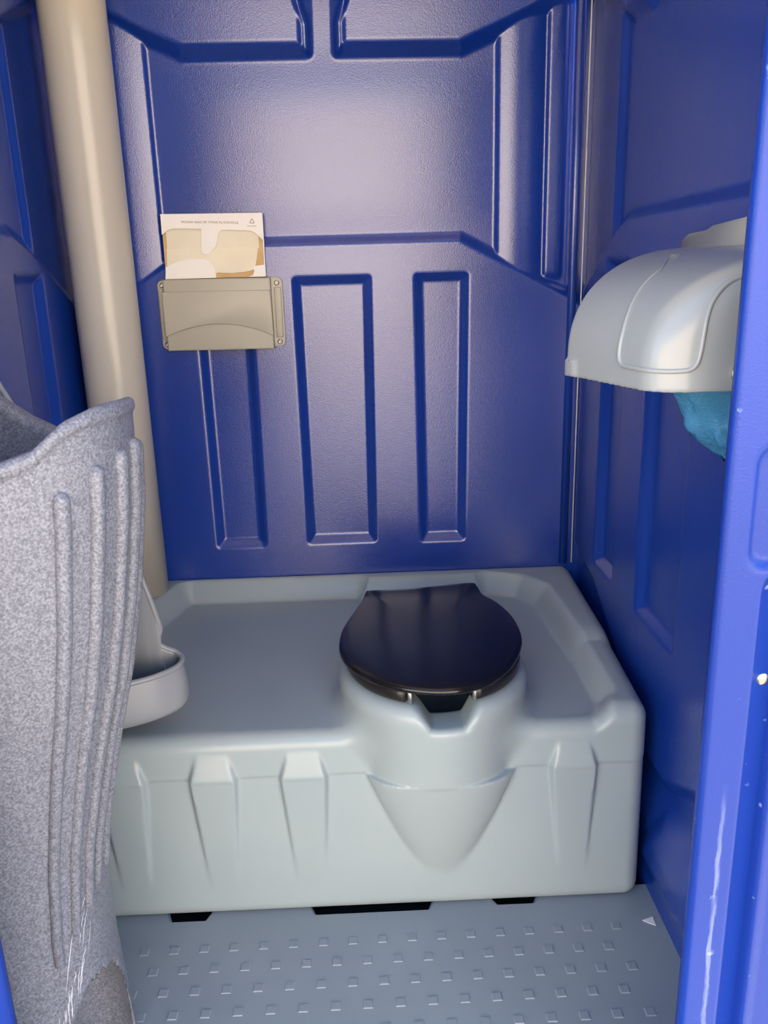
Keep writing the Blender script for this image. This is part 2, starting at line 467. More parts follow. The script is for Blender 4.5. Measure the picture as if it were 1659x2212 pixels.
o = link('wall_back', build_wall('wall_back', 'back', 0.0033), 'blue')
tag(o, 'blue moulded plastic rear wall with three vertical recessed channels', 'wall', kind='structure')
o = link('wall_right', build_wall('wall_right', 'right', 0.0045), 'blue')
tag(o, 'shaded blue plastic side wall behind the grey hooded dispenser', 'wall', kind='structure')
o = link('wall_left', build_wall('wall_left', 'left', 0.0045), 'blue')
tag(o, 'dark blue plastic side wall left of the vent pipe', 'wall', kind='structure')

# corner posts and pale joint seals
def post(name, x0, x1, d, label):
    n = 10; pts = []
    for k in range(n + 1):
        a = math.pi * k / n
        pts.append(((x0 + x1) / 2 - math.cos(a) * (x1 - x0) / 2, -0.015 - math.sin(a) ** 0.7 * d))
    prof = [(x0, -0.0005)] + pts + [(x1, -0.0005)]
    V = []; Q = []
    zs = [0.40, TOP - 0.03] if x0 > 0 else [0.40, TOP - 0.03]
    for z in zs:
        for x, y in prof: V.append((x, y, z))
    m = len(prof)
    for k in range(m): Q.append((k, (k + 1) % m, m + (k + 1) % m, m + k))
    me = np_mesh(name, V, Q, [list(range(m))[::-1], list(range(m, 2 * m))])
    bm = bmesh.new(); bm.from_mesh(me); bmesh.ops.recalc_face_normals(bm, faces=bm.faces); bm.to_mesh(me); bm.free()
    return tag(link(name, me, 'blue', smooth=True), label, 'trim', kind='structure')
post('trim_1', 0.517, 0.5365, 0.011, 'rounded blue corner strip at the right end of the rear wall')
post('trim_2', -0.5365, -0.517, 0.011, 'rounded blue corner strip hidden behind the vent pipe')
tag(link('trim_3', tube_mesh('trim_3', [(0.5465 , -0.0205, z) for z in (0.40, 0.9, 1.4, TOP - .03)], 0.0017, 8), 'seal'),
    'thin pale seal line in the right rear corner', 'seal', kind='structure')
tag(link('trim_4', tube_mesh('trim_4', [(-0.5455, -0.0205, z) for z in (0.40, 0.9, 1.4, TOP - .03)], 0.0017, 8), 'seal'),
    'thin pale seal line beside the vent pipe', 'seal', kind='structure')

# roof, ground, base
tag(link('ceiling', box_mesh('ceiling', (-0.62, -1.22, TOP - 0.001), (0.62, 0.06, TOP + 0.006)), 'roof', smooth=False),
    'translucent white plastic roof sheet', 'roof', kind='structure')
tag(link('ground', box_mesh('ground', (-15, -15, -0.20), (15, 15, -0.14)), 'ground', smooth=False),
    'pale paved ground outside the cabin', 'ground', kind='structure')
tag(link('skid_base', box_mesh('skid_base', (-0.58, -1.17, -0.14), (0.58, 0.03, -0.05), 0.01), 'base', smooth=False),
    'dark skid base under the cabin floor', 'base', kind='structure')

tag(link('bounce_wall', box_mesh('bounce_wall', (-12, -9.6, -0.14), (12, -9.2, 4.3)), 'stucco', smooth=False),  # unseen wall, added behind the camera to give the plastic warm reflections
    'unseen beige wall added behind the camera for warm bounce light', 'wall', kind='structure')

# floor with drain notches along its back edge
def floor_mesh():
    yb = -0.632
    pts = [(-0.556, yb)]
    for x0, x1, d in ((-0.322, -0.232, 0.040), (-0.070, 0.160, 0.038), (0.252, 0.347, 0.034)):
        pts += [(x0, yb), (x0 + 0.016, yb - d), (x1 - 0.016, yb - d), (x1, yb)]
    pts += [(0.556, yb), (0.556, -1.145), (-0.556, -1.145)]
    bm = bmesh.new()
    f = bm.faces.new([bm.verts.new((x, y, 0)) for x, y in pts])
    ret = bmesh.ops.extrude_face_region(bm, geom=[f])
    for g in ret['geom']:
        if isinstance(g, bmesh.types.BMVert): g.co.z = -0.05
    bmesh.ops.recalc_face_normals(bm, faces=bm.faces)
    ed = [e for e in bm.edges if all(abs(v.co.z) < 1e-6 for v in e.verts)]
    bmesh.ops.bevel(bm, geom=ed, offset=0.004, segments=2, affect='EDGES')
    me = bpy.data.meshes.new('floor'); bm.to_mesh(me); bm.free(); return me
floor = tag(link('floor', floor_mesh(), 'floor', smooth=False), 'grey plastic floor with rows of small raised squares', 'floor', kind='structure')
def bump_mesh():
    bm = bmesh.new(); V = []
    for s, z in ((0.0078, 0.0), (0.0066, 0.0014)):
        V.append([bm.verts.new((sx * s, sy * s, z)) for sx, sy in ((-1, -1), (1, -1), (1, 1), (-1, 1))])
    for k in range(4): bm.faces.new((V[0][k], V[0][(k + 1) % 4], V[1][(k + 1) % 4], V[1][k]))
    bm.faces.new(V[1])
    me = bpy.data.meshes.new('tread_square'); bm.to_mesh(me); bm.free(); me.materials.append(M_['floor']); return me
bme = bump_mesh()
for r in range(9):
    y = -0.736 - r * 0.0425
    x0 = -0.337 if r % 2 == 0 else -0.313
    for k in range(-4, 18):
        x = x0 + 0.0498 * k
        if x < -0.52 or x > 0.478: continue
        b = bpy.data.objects.new('tread_square', bme); C.objects.link(b)
        b.location = (x, y + 0.012 * (x - 0.05), 0.0); b.parent = floor

# front frame: door posts, header
def jamb(name, sgn, x_in, x_out, label):
    step = 0.0028
    us = np.linspace(x_in, x_out, int((x_out - x_in) / step)); vz = np.linspace(-0.05, TOP, 520)
    U, V = np.meshgrid(us, vz, indexing='ij'); h = np.zeros_like(U)
    g0 = x_in + 0.044
    h -= 0.016 * ramp(np.abs(U - (g0 + 0.012)) - 0.011, 0.006) * ramp(V - 0.785, 0.02)
    h -= 0.004 * ramp(-(U - (g0 + 0.036)), 0.006) * ramp(V - 0.785, 0.02)
    rec = rrect(x_in + 0.0275, x_in + 0.15, 0.803, 0.918, 0.016)
    h -= 0.009 * ramp(poly_sd(U, V, rec), 0.008)
    e = U - x_in
    h -= 0.006 * (1 - np.sqrt(np.clip(1 - (1 - np.clip(e / 0.006, 0, 1)) ** 2, 0, 1)))
    pos = lambda u, v, hh: np.stack([sgn * u, -1.15 - hh, v], -1)
    o = link(name, slab(name, us, vz, h, pos, 0.012), 'worn')
    return tag(o, label, 'door frame', kind='structure')
jamb('trim_5', 1, 0.3915, 0.60, 'scuffed bright blue door post at the right edge of the picture')
jamb('trim_6', -1, 0.348, 0.60, 'bright blue door post at the bottom left corner')
tag(link('wall_front', box_mesh('wall_front', (-0.350, -1.15, 1.93), (0.394, -1.10, TOP), 0.0), 'blue', smooth=False),
    'blue header above the open doorway', 'wall', kind='structure')

# ------------------------------------------------------------------ toilet: tank, seat, lid
toilet = tag(empty('toilet', (0.0, -0.33, 0.0)), 'grey moulded toilet tank bench with closed black seat lid', 'toilet')

def tank_f(x, y, z):
    xr = 0.546 + 0.036 * y; xl = -0.546
    # front: tapered wedges under the rim, seam step
    disp = 0.0
    prof = np.where(z > 0.271, np.clip((0.319 - z) / 0.048, 0, 1), np.clip((z - 0.055) / 0.216, 0, 1))
    for xc in (-0.365, -0.213, -0.0615, 0.3945):
        hw = np.where(z > 0.271, 0.0255 + 0.0135 * np.clip((0.319 - z) / 0.048, 0, 1), 0.024 + 0.015 * np.clip((z - 0.055) / 0.216, 0, 1))
        off = 0.004 * (1 - np.clip((z - 0.055) / 0.216, 0, 1))
        tx = np.clip((hw + 0.003 - np.abs(x - xc - off)) / 0.006, 0, 1)
        disp = disp + 0.0125 * prof * tx
    seam = 0.0022 * np.clip((0.2735 - z) / 0.003, 0, 1)
    yf = -0.668 + 0.010 * np.clip(z / 0.39, 0, 1) - disp + seam
    # top: rim and pan
    pan = [(-0.50, -0.30), (-0.395, -0.205), (-0.352, -0.068), (0.03, -0.070), (0.036, -0.086), (0.327, -0.086), (0.335, -0.076), (0.395, -0.100),
           (0.427, -0.150), (0.440, -0.45), (0.440, -0.590), (0.420, -0.622), (-0.48, -0.632), (-0.50, -0.60)]
    if x.ndim == 3:
        s = poly_sd(x[:, :, 0], y[:, :, 0], pan)[:, :, None]
        x2 = x[:, :, :1]; y2 = y[:, :, :1]
    else:
        s = poly_sd(x, y, pan); x2 = x; y2 = y
    rt = 0.392 - 0.0185 * np.clip((-y2 - 0.1) / 0.55, 0, 1)
    rimz = 0.3505 + np.maximum(0.0415 * sstep(-0.52, -0.36, y2), (rt - 0.3505) * sstep(0.425, 0.470, x2))
    t = 1 - sstep(0.0, 0.046, s)
    ztop = rimz + (0.3455 - rimz) * t
    r = 0.030
    qx = np.maximum(xl - x, x - xr) + r; qy = (yf - y) + r; qz = np.maximum(z - ztop, -0.008 - z) + r
    d = np.sqrt(np.maximum(qx, 0) ** 2 + np.maximum(qy, 0) ** 2 + np.maximum(qz, 0) ** 2) + np.minimum(np.maximum(np.maximum(qx, qy), qz), 0) - r
    d = smax(d, np.maximum(y + 0.0175, 0.001 - z), 0.006)
    # bowl
    cx, cy = 0.1665, -0.545
    zz = np.clip((z - 0.272) / 0.148, 0, 1)
    a = 0.156 + 0.014 * zz ** 2; b = np.where(y < cy, 0.170 + 0.016 * zz, 0.19)
    dx = x - cx; dy = y - cy
    k = np.sqrt((dx / a) ** 2 + (dy / b) ** 2) + 1e-6
    de = (k - 1) * k / (np.sqrt((dx / a ** 2) ** 2 + (dy / b ** 2) ** 2) + 1e-6)
    up = smax(smax(de, z - 0.419, 0.035), 0.272 - z, 0.004)
    f = np.clip((z - 0.040) / 0.232, 0.02, 1)
    a = 0.128 * f ** 0.68; b = 0.060 * f ** 0.85
    dx = x - 0.170; dy = y + 0.655
    k = np.sqrt((dx / a) ** 2 + (dy / b) ** 2) + 1e-6
    dc = (k - 1) * k / (np.sqrt((dx / a ** 2) ** 2 + (dy / b ** 2) ** 2) + 1e-6)
    dc = np.maximum(np.maximum(dc, z - 0.272), 0.05 - z) + 0.0015
    kk = 0.006 + 0.034 * sstep(0.272, 0.345, z)
    h = np.clip(0.5 + 0.5 * (up - d) / kk, 0, 1)
    d = up * (1 - h) + d * h - kk * h * (1 - h)
    d = smin(d, dc, 0.005)
    # bowl opening and front notch
    e = np.sqrt(((x - cx) / 0.112) ** 2 + ((y + 0.540) / 0.116) ** 2 + ((z - 0.43) / 0.36) ** 2)
    d = smax(d, -(e - 1) * 0.11, 0.01)
    nt = np.maximum((np.abs(x - 0.178) - (0.026 + (z - 0.383) * 0.60)) * 0.84, 0.383 - z)
    nt = np.maximum(nt, np.maximum(y + 0.57, -0.85 - y))
    d = smax(d, -nt, 0.014)
    return d
me = nets('tank', tank_f, (-0.56, -0.76, -0.006), (0.556, 0.008, 0.436), 0.0036)
link('tank', me, 'tank', toilet)

# lid outline (plan), measured round its edge
lid_out = [(0.0527, -0.3055), (0.0431, -0.3439), (0.0294, -0.394), (0.0084, -0.4739), (0.0031, -0.542), (0.0088, -0.588), (0.0264, -0.6323),
           (0.0565, -0.6721), (0.0926, -0.6998), (0.128, -0.7163), (0.1671, -0.7239), (0.2074, -0.7184), (0.2471, -0.696), (0.284, -0.6546),
           (0.3084, -0.6057), (0.325, -0.5524), (0.3296, -0.4937), (0.3241, -0.4293), (0.3071, -0.3702), (0.2892, -0.3369), (0.2807, -0.2981),
           (0.2707, -0.2867), (0.2147, -0.2914), (0.157, -0.2983), (0.1095, -0.3011), (0.062, -0.3005)]
def resample(pts, n, closed=True):
    P = np.array(pts); m = len(P); out = []
    for i in range(m if closed else m - 1):
        p0, p1, p2, p3 = P[(i - 1) % m], P[i], P[(i + 1) % m], P[(i + 2) % m]
        for k in range(n):
            t = k / n
            out.append(0.5 * ((2 * p1) + (-p0 + p2) * t + (2 * p0 - 5 * p1 + 4 * p2 - p3) * t * t + (-p0 + 3 * p1 - 3 * p2 + p3) * t ** 3))
    return np.array(out)
def plate(name, outline, c, levels):
    """levels: (scale, z) rings from bottom centre out and back to top centre"""
    O = resample(outline, 4); n = len(O); V = []; Q = []
    for s, z in levels:
        for p in O:
            q = c + (p - c) * s; V.append((q[0], q[1], z))
    L = len(levels)
    for i in range(L - 1):
        for k in range(n):
            Q.append((i * n + k, i * n + (k + 1) % n, (i + 1) * n + (k + 1) % n, (i + 1) * n + k))
    return np_mesh(name, V, Q, [list(range(n))[::-1], list(range((L - 1) * n, L * n))])
cl = np.array((0.165, -0.53))
lv = [(0.3, 0.4450), (0.97, 0.4450), (0.993, 0.4458), (1.0, 0.4480), (1.0, 0.4510), (0.994, 0.4538), (0.982, 0.4552), (0.95, 0.4566), (0.88, 0.4584),
      (0.75, 0.4604), (0.55, 0.4620), (0.3, 0.4629), (0.1, 0.4631)]
lme = plate('lid', lid_out, cl, lv)
for v in lme.vertices:                                   # the rear flap turns up to the hinge
    if v.co.y > -0.325: v.co.z += (v.co.y + 0.325) * 0.22
link('lid', lme, 'lid', toilet)

def seat_mesh():
    V = []; Q = []; n = 72; prof = []
    w, hgt = 0.046, 0.0225
    for k in range(16):
        a = 2 * math.pi * k / 16; ca, sa = math.cos(a), math.sin(a)
        prof.append((math.copysign(abs(ca) ** 0.3, ca) * w / 2, math.copysign(abs(sa) ** 0.45, sa) * hgt / 2))
    for i in range(n + 1):
        g = math.radians(22.0); a = -math.pi / 2 + g + (2 * math.pi - 2 * g) * i / n
        cx, cy = 0.167 + 0.131 * math.cos(a), -0.540 + 0.150 * math.sin(a)
        nx, ny = math.cos(a) / 0.131, math.sin(a) / 0.150; l = math.hypot(nx, ny); nx /= l; ny /= l
        for u, v in prof: V.append((cx + nx * u, cy + ny * u, 0.4325 + v))
    m = len(prof)
    for i in range(n):
        for k in range(m): Q.append((i * m + k, (i + 1) * m + k, (i + 1) * m + (k + 1) % m, i * m + (k + 1) % m))
    return np_mesh('seat', V, Q, [list(range(m)), list(range(n * m, n * m + m))[::-1]])
link('seat', seat_mesh(), 'rubber', toilet)
for x, y in ((0.1180, -0.695), (0.2220, -0.6905)):
    b = link('seat_bumper', box_mesh('seat_bumper', (x - 0.0045, y - 0.007, 0.421), (x + 0.005, y + 0.008, 0.4445), 0.003), 'chrome', toilet)
    b['label'] = 'shiny pad at the open end of the seat'
for x in (0.095, 0.235):
    link('hinge', box_mesh('hinge', (x - 0.02, -0.318, 0.375), (x + 0.02, -0.296, 0.4485), 0.005), 'rubber', toilet)

# ------------------------------------------------------------------ vent pipe
def pipe():
    n = 64; rings = [(0.0635, 0.3925), (0.0635, 0.9), (0.0635, 1.5), (0.0635, TOP - 0.004)]
    V = []; Q = []
    for r, z in rings:
        for k in range(n):
            a = 2 * math.pi * k / n; V.append((-0.4655 + r * math.cos(a), -0.083 + r * math.sin(a), z))
    for i in range(len(rings) - 1):
        for k in range(n): Q.append((i * n + k, i * n + (k + 1) % n, (i + 1) * n + (k + 1) % n, (i + 1) * n + k))
    return np_mesh('vent_pipe', V, Q, [list(range(n))[::-1], list(range(3 * n, 4 * n))])
tag(link('vent_pipe', pipe(), 'pipe'), 'thick cream plastic vent pipe rising from the tank in the rear corner', 'pipe')

# ------------------------------------------------------------------ seat cover dispenser and its packet
YW = -0.0165
disp = tag(empty('seat_cover_dispenser', (-0.24, YW, 0.93)), 'beige grey plastic pocket screwed to the rear wall', 'dispenser')
def shear(pts): return pts
link('flange', extrude_poly('flange', rrect(-0.3720, -0.1030, 0.9300, 1.0780, 0.013), YW, YW - 0.006, 0.002), 'disp', disp)
link('pocket', extrude_poly('pocket', [(-0.3545, 1.0785), (-0.3570, 0.9290), (-0.1275, 0.9275), (-0.1275, 1.0765)], YW - 0.005, YW - 0.026, 0.003), 'disp', disp)
arc = [(-0.3575, 1.0535), (-0.3585, 0.9585)] + [(-0.3585 + 0.2325 * k / 16, 0.9585 - 0.004 * k / 16 + 0.027 * (1 - (k / 8 - 1) ** 2)) for k in range(1, 16)] + [(-0.1260, 0.9540), (-0.1285, 1.0515)]
link('front_panel', extrude_poly('front_panel', arc, YW - 0.02, YW - 0.0305, 0.0022), 'disp', disp)
link('side_bar', extrude_poly('side_bar', [(-0.3684, 1.0575), (-0.3689, 0.9538), (-0.3590, 0.9534), (-0.3590, 1.0581)], YW - 0.004, YW - 0.0125, 0.002), 'disp', disp)
link('side_bar', extrude_poly('side_bar', [(-0.1215, 1.0553), (-0.1215, 0.9500), (-0.1074, 0.9509), (-0.1070, 1.0559)], YW - 0.004, YW - 0.0125, 0.002), 'disp', disp)
def disc(name, r, prof, n=20):
    """prof: (radius factor, height) outward from centre-top; axis -Y"""
    V = []; Q = []
    for f, h in prof:
        for k in range(n): a = 2 * math.pi * k / n; V.append((r * f * math.cos(a), -h, r * f * math.sin(a)))
    for i in range(len(prof) - 1):
        for k in range(n): Q.append((i * n + k, (i + 1) * n + k, (i + 1) * n + (k + 1) % n, i * n + (k + 1) % n))
    return np_mesh(name, V, Q, [list(range(n))])
scr = disc('screw', 0.0058, [(0.35, 0.0012), (0.42, 0.0034), (0.62, 0.0038), (0.74, 0.003), (0.80, 0.0012), (0.92, 0.0016), (1.0, 0.0)])
scr.materials.append(M_['chrome'])
for x, z in ((-0.3605, 1.0667), (-0.1156, 1.0654), (-0.3612, 0.9424), (-0.1157, 0.9410)):
    s = link('screw', scr, None, disp); s.location = (x, YW - 0.0055, z)
    s['label'] = 'round metal screw'

pk = tag(empty('seat_cover_packet', (-0.243, -0.0225, 1.05)), 'torn white paper packet of seat covers standing in the wall pocket', 'packet')
YP = -0.0230
link('back_board', extrude_poly('back_board', [(-0.3480, 1.2095), (-0.3500, 1.0790), (-0.1370, 1.0790), (-0.1370, 1.2068)], YP + 0.0048, YP - 0.002), 'board', pk, smooth=False)
link('tissue_sheet', extrude_poly('tissue_sheet', [(-0.3407, 1.1881), (-0.3421, 1.1391), (-0.1468, 1.1365), (-0.1480, 1.1829)], YP - 0.002, YP - 0.0042, 0.0006), 'tissue', pk)
link('tissue_sheet', extrude_poly('tissue_sheet', [(-0.3427, 1.1414), (-0.347, 1.0790), (-0.2424, 1.0790), (-0.2424, 1.0884), (-0.2360, 1.0895), (-0.2296, 1.0885), (-0.2200, 1.0882), (-0.2098, 1.0875), (-0.1812, 1.0894), (-0.1640, 1.0925), (-0.1590, 1.0960), (-0.1538, 1.1146), (-0.1493, 1.1382)], YP - 0.002, YP - 0.0055, 0.0008), 'tissue', pk)
front = [(-0.3480, 1.2101), (-0.349, 1.1691), (-0.343, 1.1729), (-0.3355, 1.178), (-0.3254, 1.1811), (-0.2658, 1.1788), (-0.2696, 1.1367), (-0.2684, 1.1306),
         (-0.2617, 1.1271), (-0.2531, 1.1282), (-0.2484, 1.1335), (-0.2393, 1.1413), (-0.2351, 1.1493), (-0.2327, 1.1613), (-0.2299, 1.1699), (-0.2224, 1.1757),
         (-0.1637, 1.1728), (-0.1555, 1.1692), (-0.1475, 1.163), (-0.1388, 1.1534), (-0.1366, 1.2073)]
fp = link('printed_flap', extrude_poly('printed_flap', front, YP - 0.0068, YP - 0.0078), 'card', pk, smooth=False)
fp['label'] = 'white printed top flap with a torn tongue'
link('carton_edge', extrude_poly('carton_edge', [(-0.3490, 1.2100), (-0.3490, 1.2075), (-0.1368, 1.2050), (-0.1368, 1.2073)], YP + 0.002, YP - 0.0068), 'card', pk, smooth=False)
link('carton_edge', extrude_poly('carton_edge', [(-0.1380, 1.2060), (-0.1392, 1.0790), (-0.1368, 1.0790), (-0.1358, 1.2060)], YP + 0.004, YP - 0.0068), 'card', pk, smooth=False)
flap = [(-0.3505, 1.0790), (-0.3475, 1.1036), (-0.3354, 1.1088), (-0.3222, 1.1138), (-0.2992, 1.1179), (-0.2800, 1.1188), (-0.2639, 1.1183), (-0.2580, 1.1150), (-0.2532, 1.1096), (-0.2480, 1.1050), (-0.2444, 1.098), (-0.2431, 1.0802), (-0.2435, 1.0790)]
link('torn_panel', extrude_poly('torn_panel', flap, YP - 0.0055, YP - 0.0070), 'card', pk, smooth=False)
tab_ = [(-0.1604, 1.1012), (-0.1610, 1.0900), (-0.1640, 1.0830), (-0.1720, 1.0800), (-0.1732, 1.0790), (-0.1372, 1.0790), (-0.1380, 1.1033)]
link('corner_panel', extrude_poly('corner_panel', tab_, YP - 0.0055, YP - 0.0070), 'card', pk, smooth=False)
def text(body, size, loc, rz, parent, width=None):
    c = bpy.data.curves.new('print', 'FONT'); c.body = body; c.size = size; c.extrude = 0.0
    c.resolution_u = 2
    t = bpy.data.objects.new('print', c); C.objects.link(t)
    bpy.context.view_layer.update()
    me = bpy.data.meshes.new_from_object(t.evaluated_get(bpy.context.evaluated_depsgraph_get()))
    bpy.data.objects.remove(t)
    co = np.zeros(len(me.vertices) * 3, np.float32); me.vertices.foreach_get('co', co); co = co.reshape(-1, 3)
    if width: co[:, 0] *= width / (co[:, 0].max() - co[:, 0].min())
    ca, sa = math.cos(rz), math.sin(rz)
    out = np.stack([loc[0] + co[:, 0] * ca - co[:, 1] * sa, np.full(len(co), loc[1]), loc[2] + co[:, 0] * sa + co[:, 1] * ca], 1)
    me.vertices.foreach_set('co', out.astype(np.float32).ravel()); me.update(); me.materials.clear()
    o = link('printed_text', me, 'ink', parent, smooth=False); return o
fy = YP - 0.0081
t = text('MONAR NIAO RF TWAA Pai KGOHLiQ', 0.0066, (-0.3062, fy, 1.1912), -0.035, pk, 0.1185)
t['label'] = 'line of small grey printed capitals'
t = text('SOFUSNN', 0.0034, (-0.1690, fy, 1.1806), -0.025, pk, 0.0185)
# recycling triangle
def tri_mark():
    bm = bmesh.new(); c = Vector((-0.1585, 1.1905)); R1, R2 = 0.0072, 0.0050
    P = lambda r, a: Vector((c.x + r * math.cos(a), c.y + r * math.sin(a) * 0.95))
    for k in range(3):
        a0 = math.pi / 2 + k * 2 * math.pi / 3; a1 = a0 + 2 * math.pi / 3
        o0, o1 = P(R1, a0), P(R1, a1); i0, i1 = P(R2, a0), P(R2, a1)
        lo = lambda a, b, t: a + (b - a) * t
        q = [lo(o0, o1, 0.08), lo(o0, o1, 0.72), lo(i0, i1, 0.72), lo(i0, i1, 0.08)]
        bm.faces.new([bm.verts.new((p.x, fy, p.y)) for p in q])
        m0 = lo(o0, o1, 0.72); mi = lo(i0, i1, 0.72); nrm = (m0 - mi).normalized() * 0.0009
        tip = lo(lo(o0, o1, 0.97), lo(i0, i1, 0.97), 0.5)
        bm.faces.new([bm.verts.new((p.x, fy, p.y)) for p in (m0 + nrm, tip, mi - nrm)])
    me = bpy.data.meshes.new('recycling_mark'); bm.to_mesh(me); bm.free(); return me
link('recycling_mark', tri_mark(), 'ink', pk, smooth=False)

# ------------------------------------------------------------------ urinal
def urinal():
    # plan of the rim from the far wall side round the nose to the near wall side, with rim height
    rim = [(-0.545, -0.560, 0.93), (-0.47, -0.568, 0.88), (-0.40, -0.580, 0.80), (-0.345, -0.595, 0.715), (-0.311, -0.603, 0.645), (-0.296, -0.604, 0.596), (-0.284, -0.604, 0.545),
           (-0.281, -0.602, 0.522), (-0.288, -0.603, 0.502), (-0.278, -0.600, 0.489), (-0.262, -0.596, 0.479), (-0.250, -0.605, 0.474), (-0.2465, -0.620, 0.472),
           (-0.252, -0.640, 0.471), (-0.272, -0.664, 0.471), (-0.300, -0.683, 0.471), (-0.335, -0.698, 0.471), (-0.40, -0.715, 0.472), (-0.47, -0.725, 0.475), (-0.545, -0.730, 0.48)]
    rim = [(max(-0.545, x - 0.008), y, z) for x, y, z in rim]
    return resample(rim, 6, closed=False).tolist() + [list(rim[-1])]
UR = urinal()
def urinal_mesh():
    V = []; Q = []; P = np.array(UR); n = len(P)
    T = np.gradient(P[:, :2], axis=0); T /= np.linalg.norm(T, axis=1, keepdims=True)
    N = np.stack([-T[:, 1], T[:, 0]], 1)           # sideways
    cen = np.array((-0.42, -0.65)); sg = np.sign(((P[:, :2] - cen) * N).sum(1)); N *= sg[:, None]
    zb = 0.3885
    rows = []
    th = 0.004
    def body(inset, lower):
        out = []
        for t in np.linspace(0, 1, 15):
            z = P[:, 2] * (1 - t) + (zb + lower) * t
            fl = 0.006 * np.sin(np.pi * np.clip((0.475 - z) / 0.09, 0, 1) * 0.8)
            rr = 0.022 * (1 - np.sqrt(np.clip(1 - np.clip((zb + lower + 0.022 - z) / 0.022, 0, 1) ** 2, 0, 1)))
            q = P[:, :2] + N * (fl - rr - inset)[:, None]
            q[:, 0] = np.maximum(q[:, 0], -0.546)
            out.append(np.column_stack([q, z]))
        return out
    rows = body(0.0, 0.0)[::-1] + body(th, th)
    for r in rows: V += r.tolist()
    m = len(rows)
    for i in range(m - 1):
        for k in range(n - 1): Q.append((i * n + k, i * n + k + 1, (i + 1) * n + k + 1, (i + 1) * n + k))
    ex = [list(range(n)), list(range((m - 1) * n, m * n))[::-1]]
    return np_mesh('bowl', V, Q, ex)
ur = tag(empty('urinal', (-0.40, -0.65, 0.3885)), 'smooth grey plastic urinal trough hanging above the tank behind the speckled sink', 'urinal')
link('bowl', urinal_mesh(), 'urinal', ur)
link('rolled_rim', tube_mesh('rolled_rim', [(x, y, z) for x, y, z in UR], 0.0048, 10), 'urinal', ur)

# ------------------------------------------------------------------ speckled hand sink
SX, SY = -0.56, -0.94
_za = np.array([0.0, 0.09, 0.195, 0.293, 0.40, 0.468, 0.533, 0.627, 0.716, 0.829, 0.91, 0.98])
_aa = -0.012 + np.array([0.270, 0.267, 0.263, 0.264, 0.277, 0.291, 0.305, 0.329, 0.346, 0.361, 0.366, 0.367])
_bb = np.array([0.158, 0.150, 0.141, 0.138, 0.142, 0.147, 0.152, 0.160, 0.166, 0.170, 0.171, 0.171])
NEXP = 2.35
def sink_f(x, y, z):
    a = np.interp(z, _za, _aa); b = np.interp(z, _za, _bb)
    dx = np.abs(x - SX); dy = np.abs(y - SY)
    k = ((dx / a) ** NEXP + (dy / b) ** NEXP) ** (1 / NEXP) + 1e-6
    gx = (dx / a) ** (NEXP - 1) / a; gy = (dy / b) ** (NEXP - 1) / b
    g = np.sqrt(gx ** 2 + gy ** 2) / k ** (NEXP - 1) + 1e-6
    body = np.clip((k - 1) / g, -0.2, 0.6)
    # wavy rim
    near = np.interp(x, [-0.55, -0.40, -0.32, -0.275, -0.248, -0.225, -0.19], [0.895, 0.897, 0.905, 0.918, 0.943, 0.953, 0.957])
    far = np.interp(x, [-0.55, -0.46, -0.405, -0.37, -0.335, -0.30, -0.26, -0.22, -0.19], [0.985, 0.965, 0.938, 0.915, 0.900, 0.898, 0.915, 0.948, 0.957])
    wy = sstep(-0.99, -0.89, y)
    rim = near * (1 - wy) + far * wy
    d = smax(body - 0.0035 * sstep(rim - 0.019, rim - 0.015, z), z - rim, 0.012)
    d = np.maximum(d, np.maximum(-0.548 - x, -z + 0.001))
    inner = smax(body + 0.030 + 0.10 * np.clip(0.90 - z, 0, 1), 0.80 - z, 0.05)
    d = smax(d, -inner, 0.016)
    # toe recess below the apron
    e = (np.sqrt(((x + 0.345) / 0.055) ** 2 + ((y + 0.965) / 0.075) ** 2 + ((z - 0.04) / 0.19) ** 2) - 1) * 0.05
    xe = -0.317 - (0.222 - z) * 0.45
    d = smax(d, -np.maximum(e, np.where(x < xe, body + 0.012, -1.0)), 0.002)
    return d
sink = tag(empty('hand_sink', (-0.40, -0.94, 0.0)), 'speckled grey plastic hand wash sink pedestal in the left foreground', 'sink')
link('pedestal', nets('pedestal', sink_f, (-0.556, -1.13, -0.004), (-0.18, -0.75, 0.995), 0.004), 'sink', sink)
def sink_pt(th, z, out=0.0):
    """th: plan angle from the nose (0) towards the camera side (+)"""
    a = float(np.interp(z, _za, _aa)) + out; b = float(np.interp(z, _za, _bb)) + out
    c, s = math.cos(th), math.sin(th)
    k = 1.0 / ((abs(c) / a) ** NEXP + (abs(s) / b) ** NEXP) ** (1 / NEXP)
    return (SX + c * k, SY - s * k, z)
for th0, th1, zt, zb in ((0.316, 0.373, 0.872, 0.254), (0.206, 0.271, 0.893, 0.2845), (0.092, 0.189, 0.902, 0.311), (-0.029, 0.119, 0.907, 0.332), (-0.11, 0.024, 0.900, 0.340)):
    pts = []; rr = []
    for k in range(91):
        t = 0.5 - 0.5 * math.cos(math.pi * k / 90); z = zt + (zb - zt) * t
        pts.append(sink_pt(th0 + (th1 - th0) * t, z, 0.0005))
        e = min(t, 1 - t) * abs(zt - zb)
        r = 0.0095 - 0.0030 * t
        q_ = min(1.0, e / r); rr.append(max(0.0006, r * math.sqrt(1 - (1 - q_) ** 2)))
    link('rib', tube_mesh('rib', pts, rr, 12, flat=0.95, normal=lambda p: (1, -0.45, 0)), 'sink', sink)

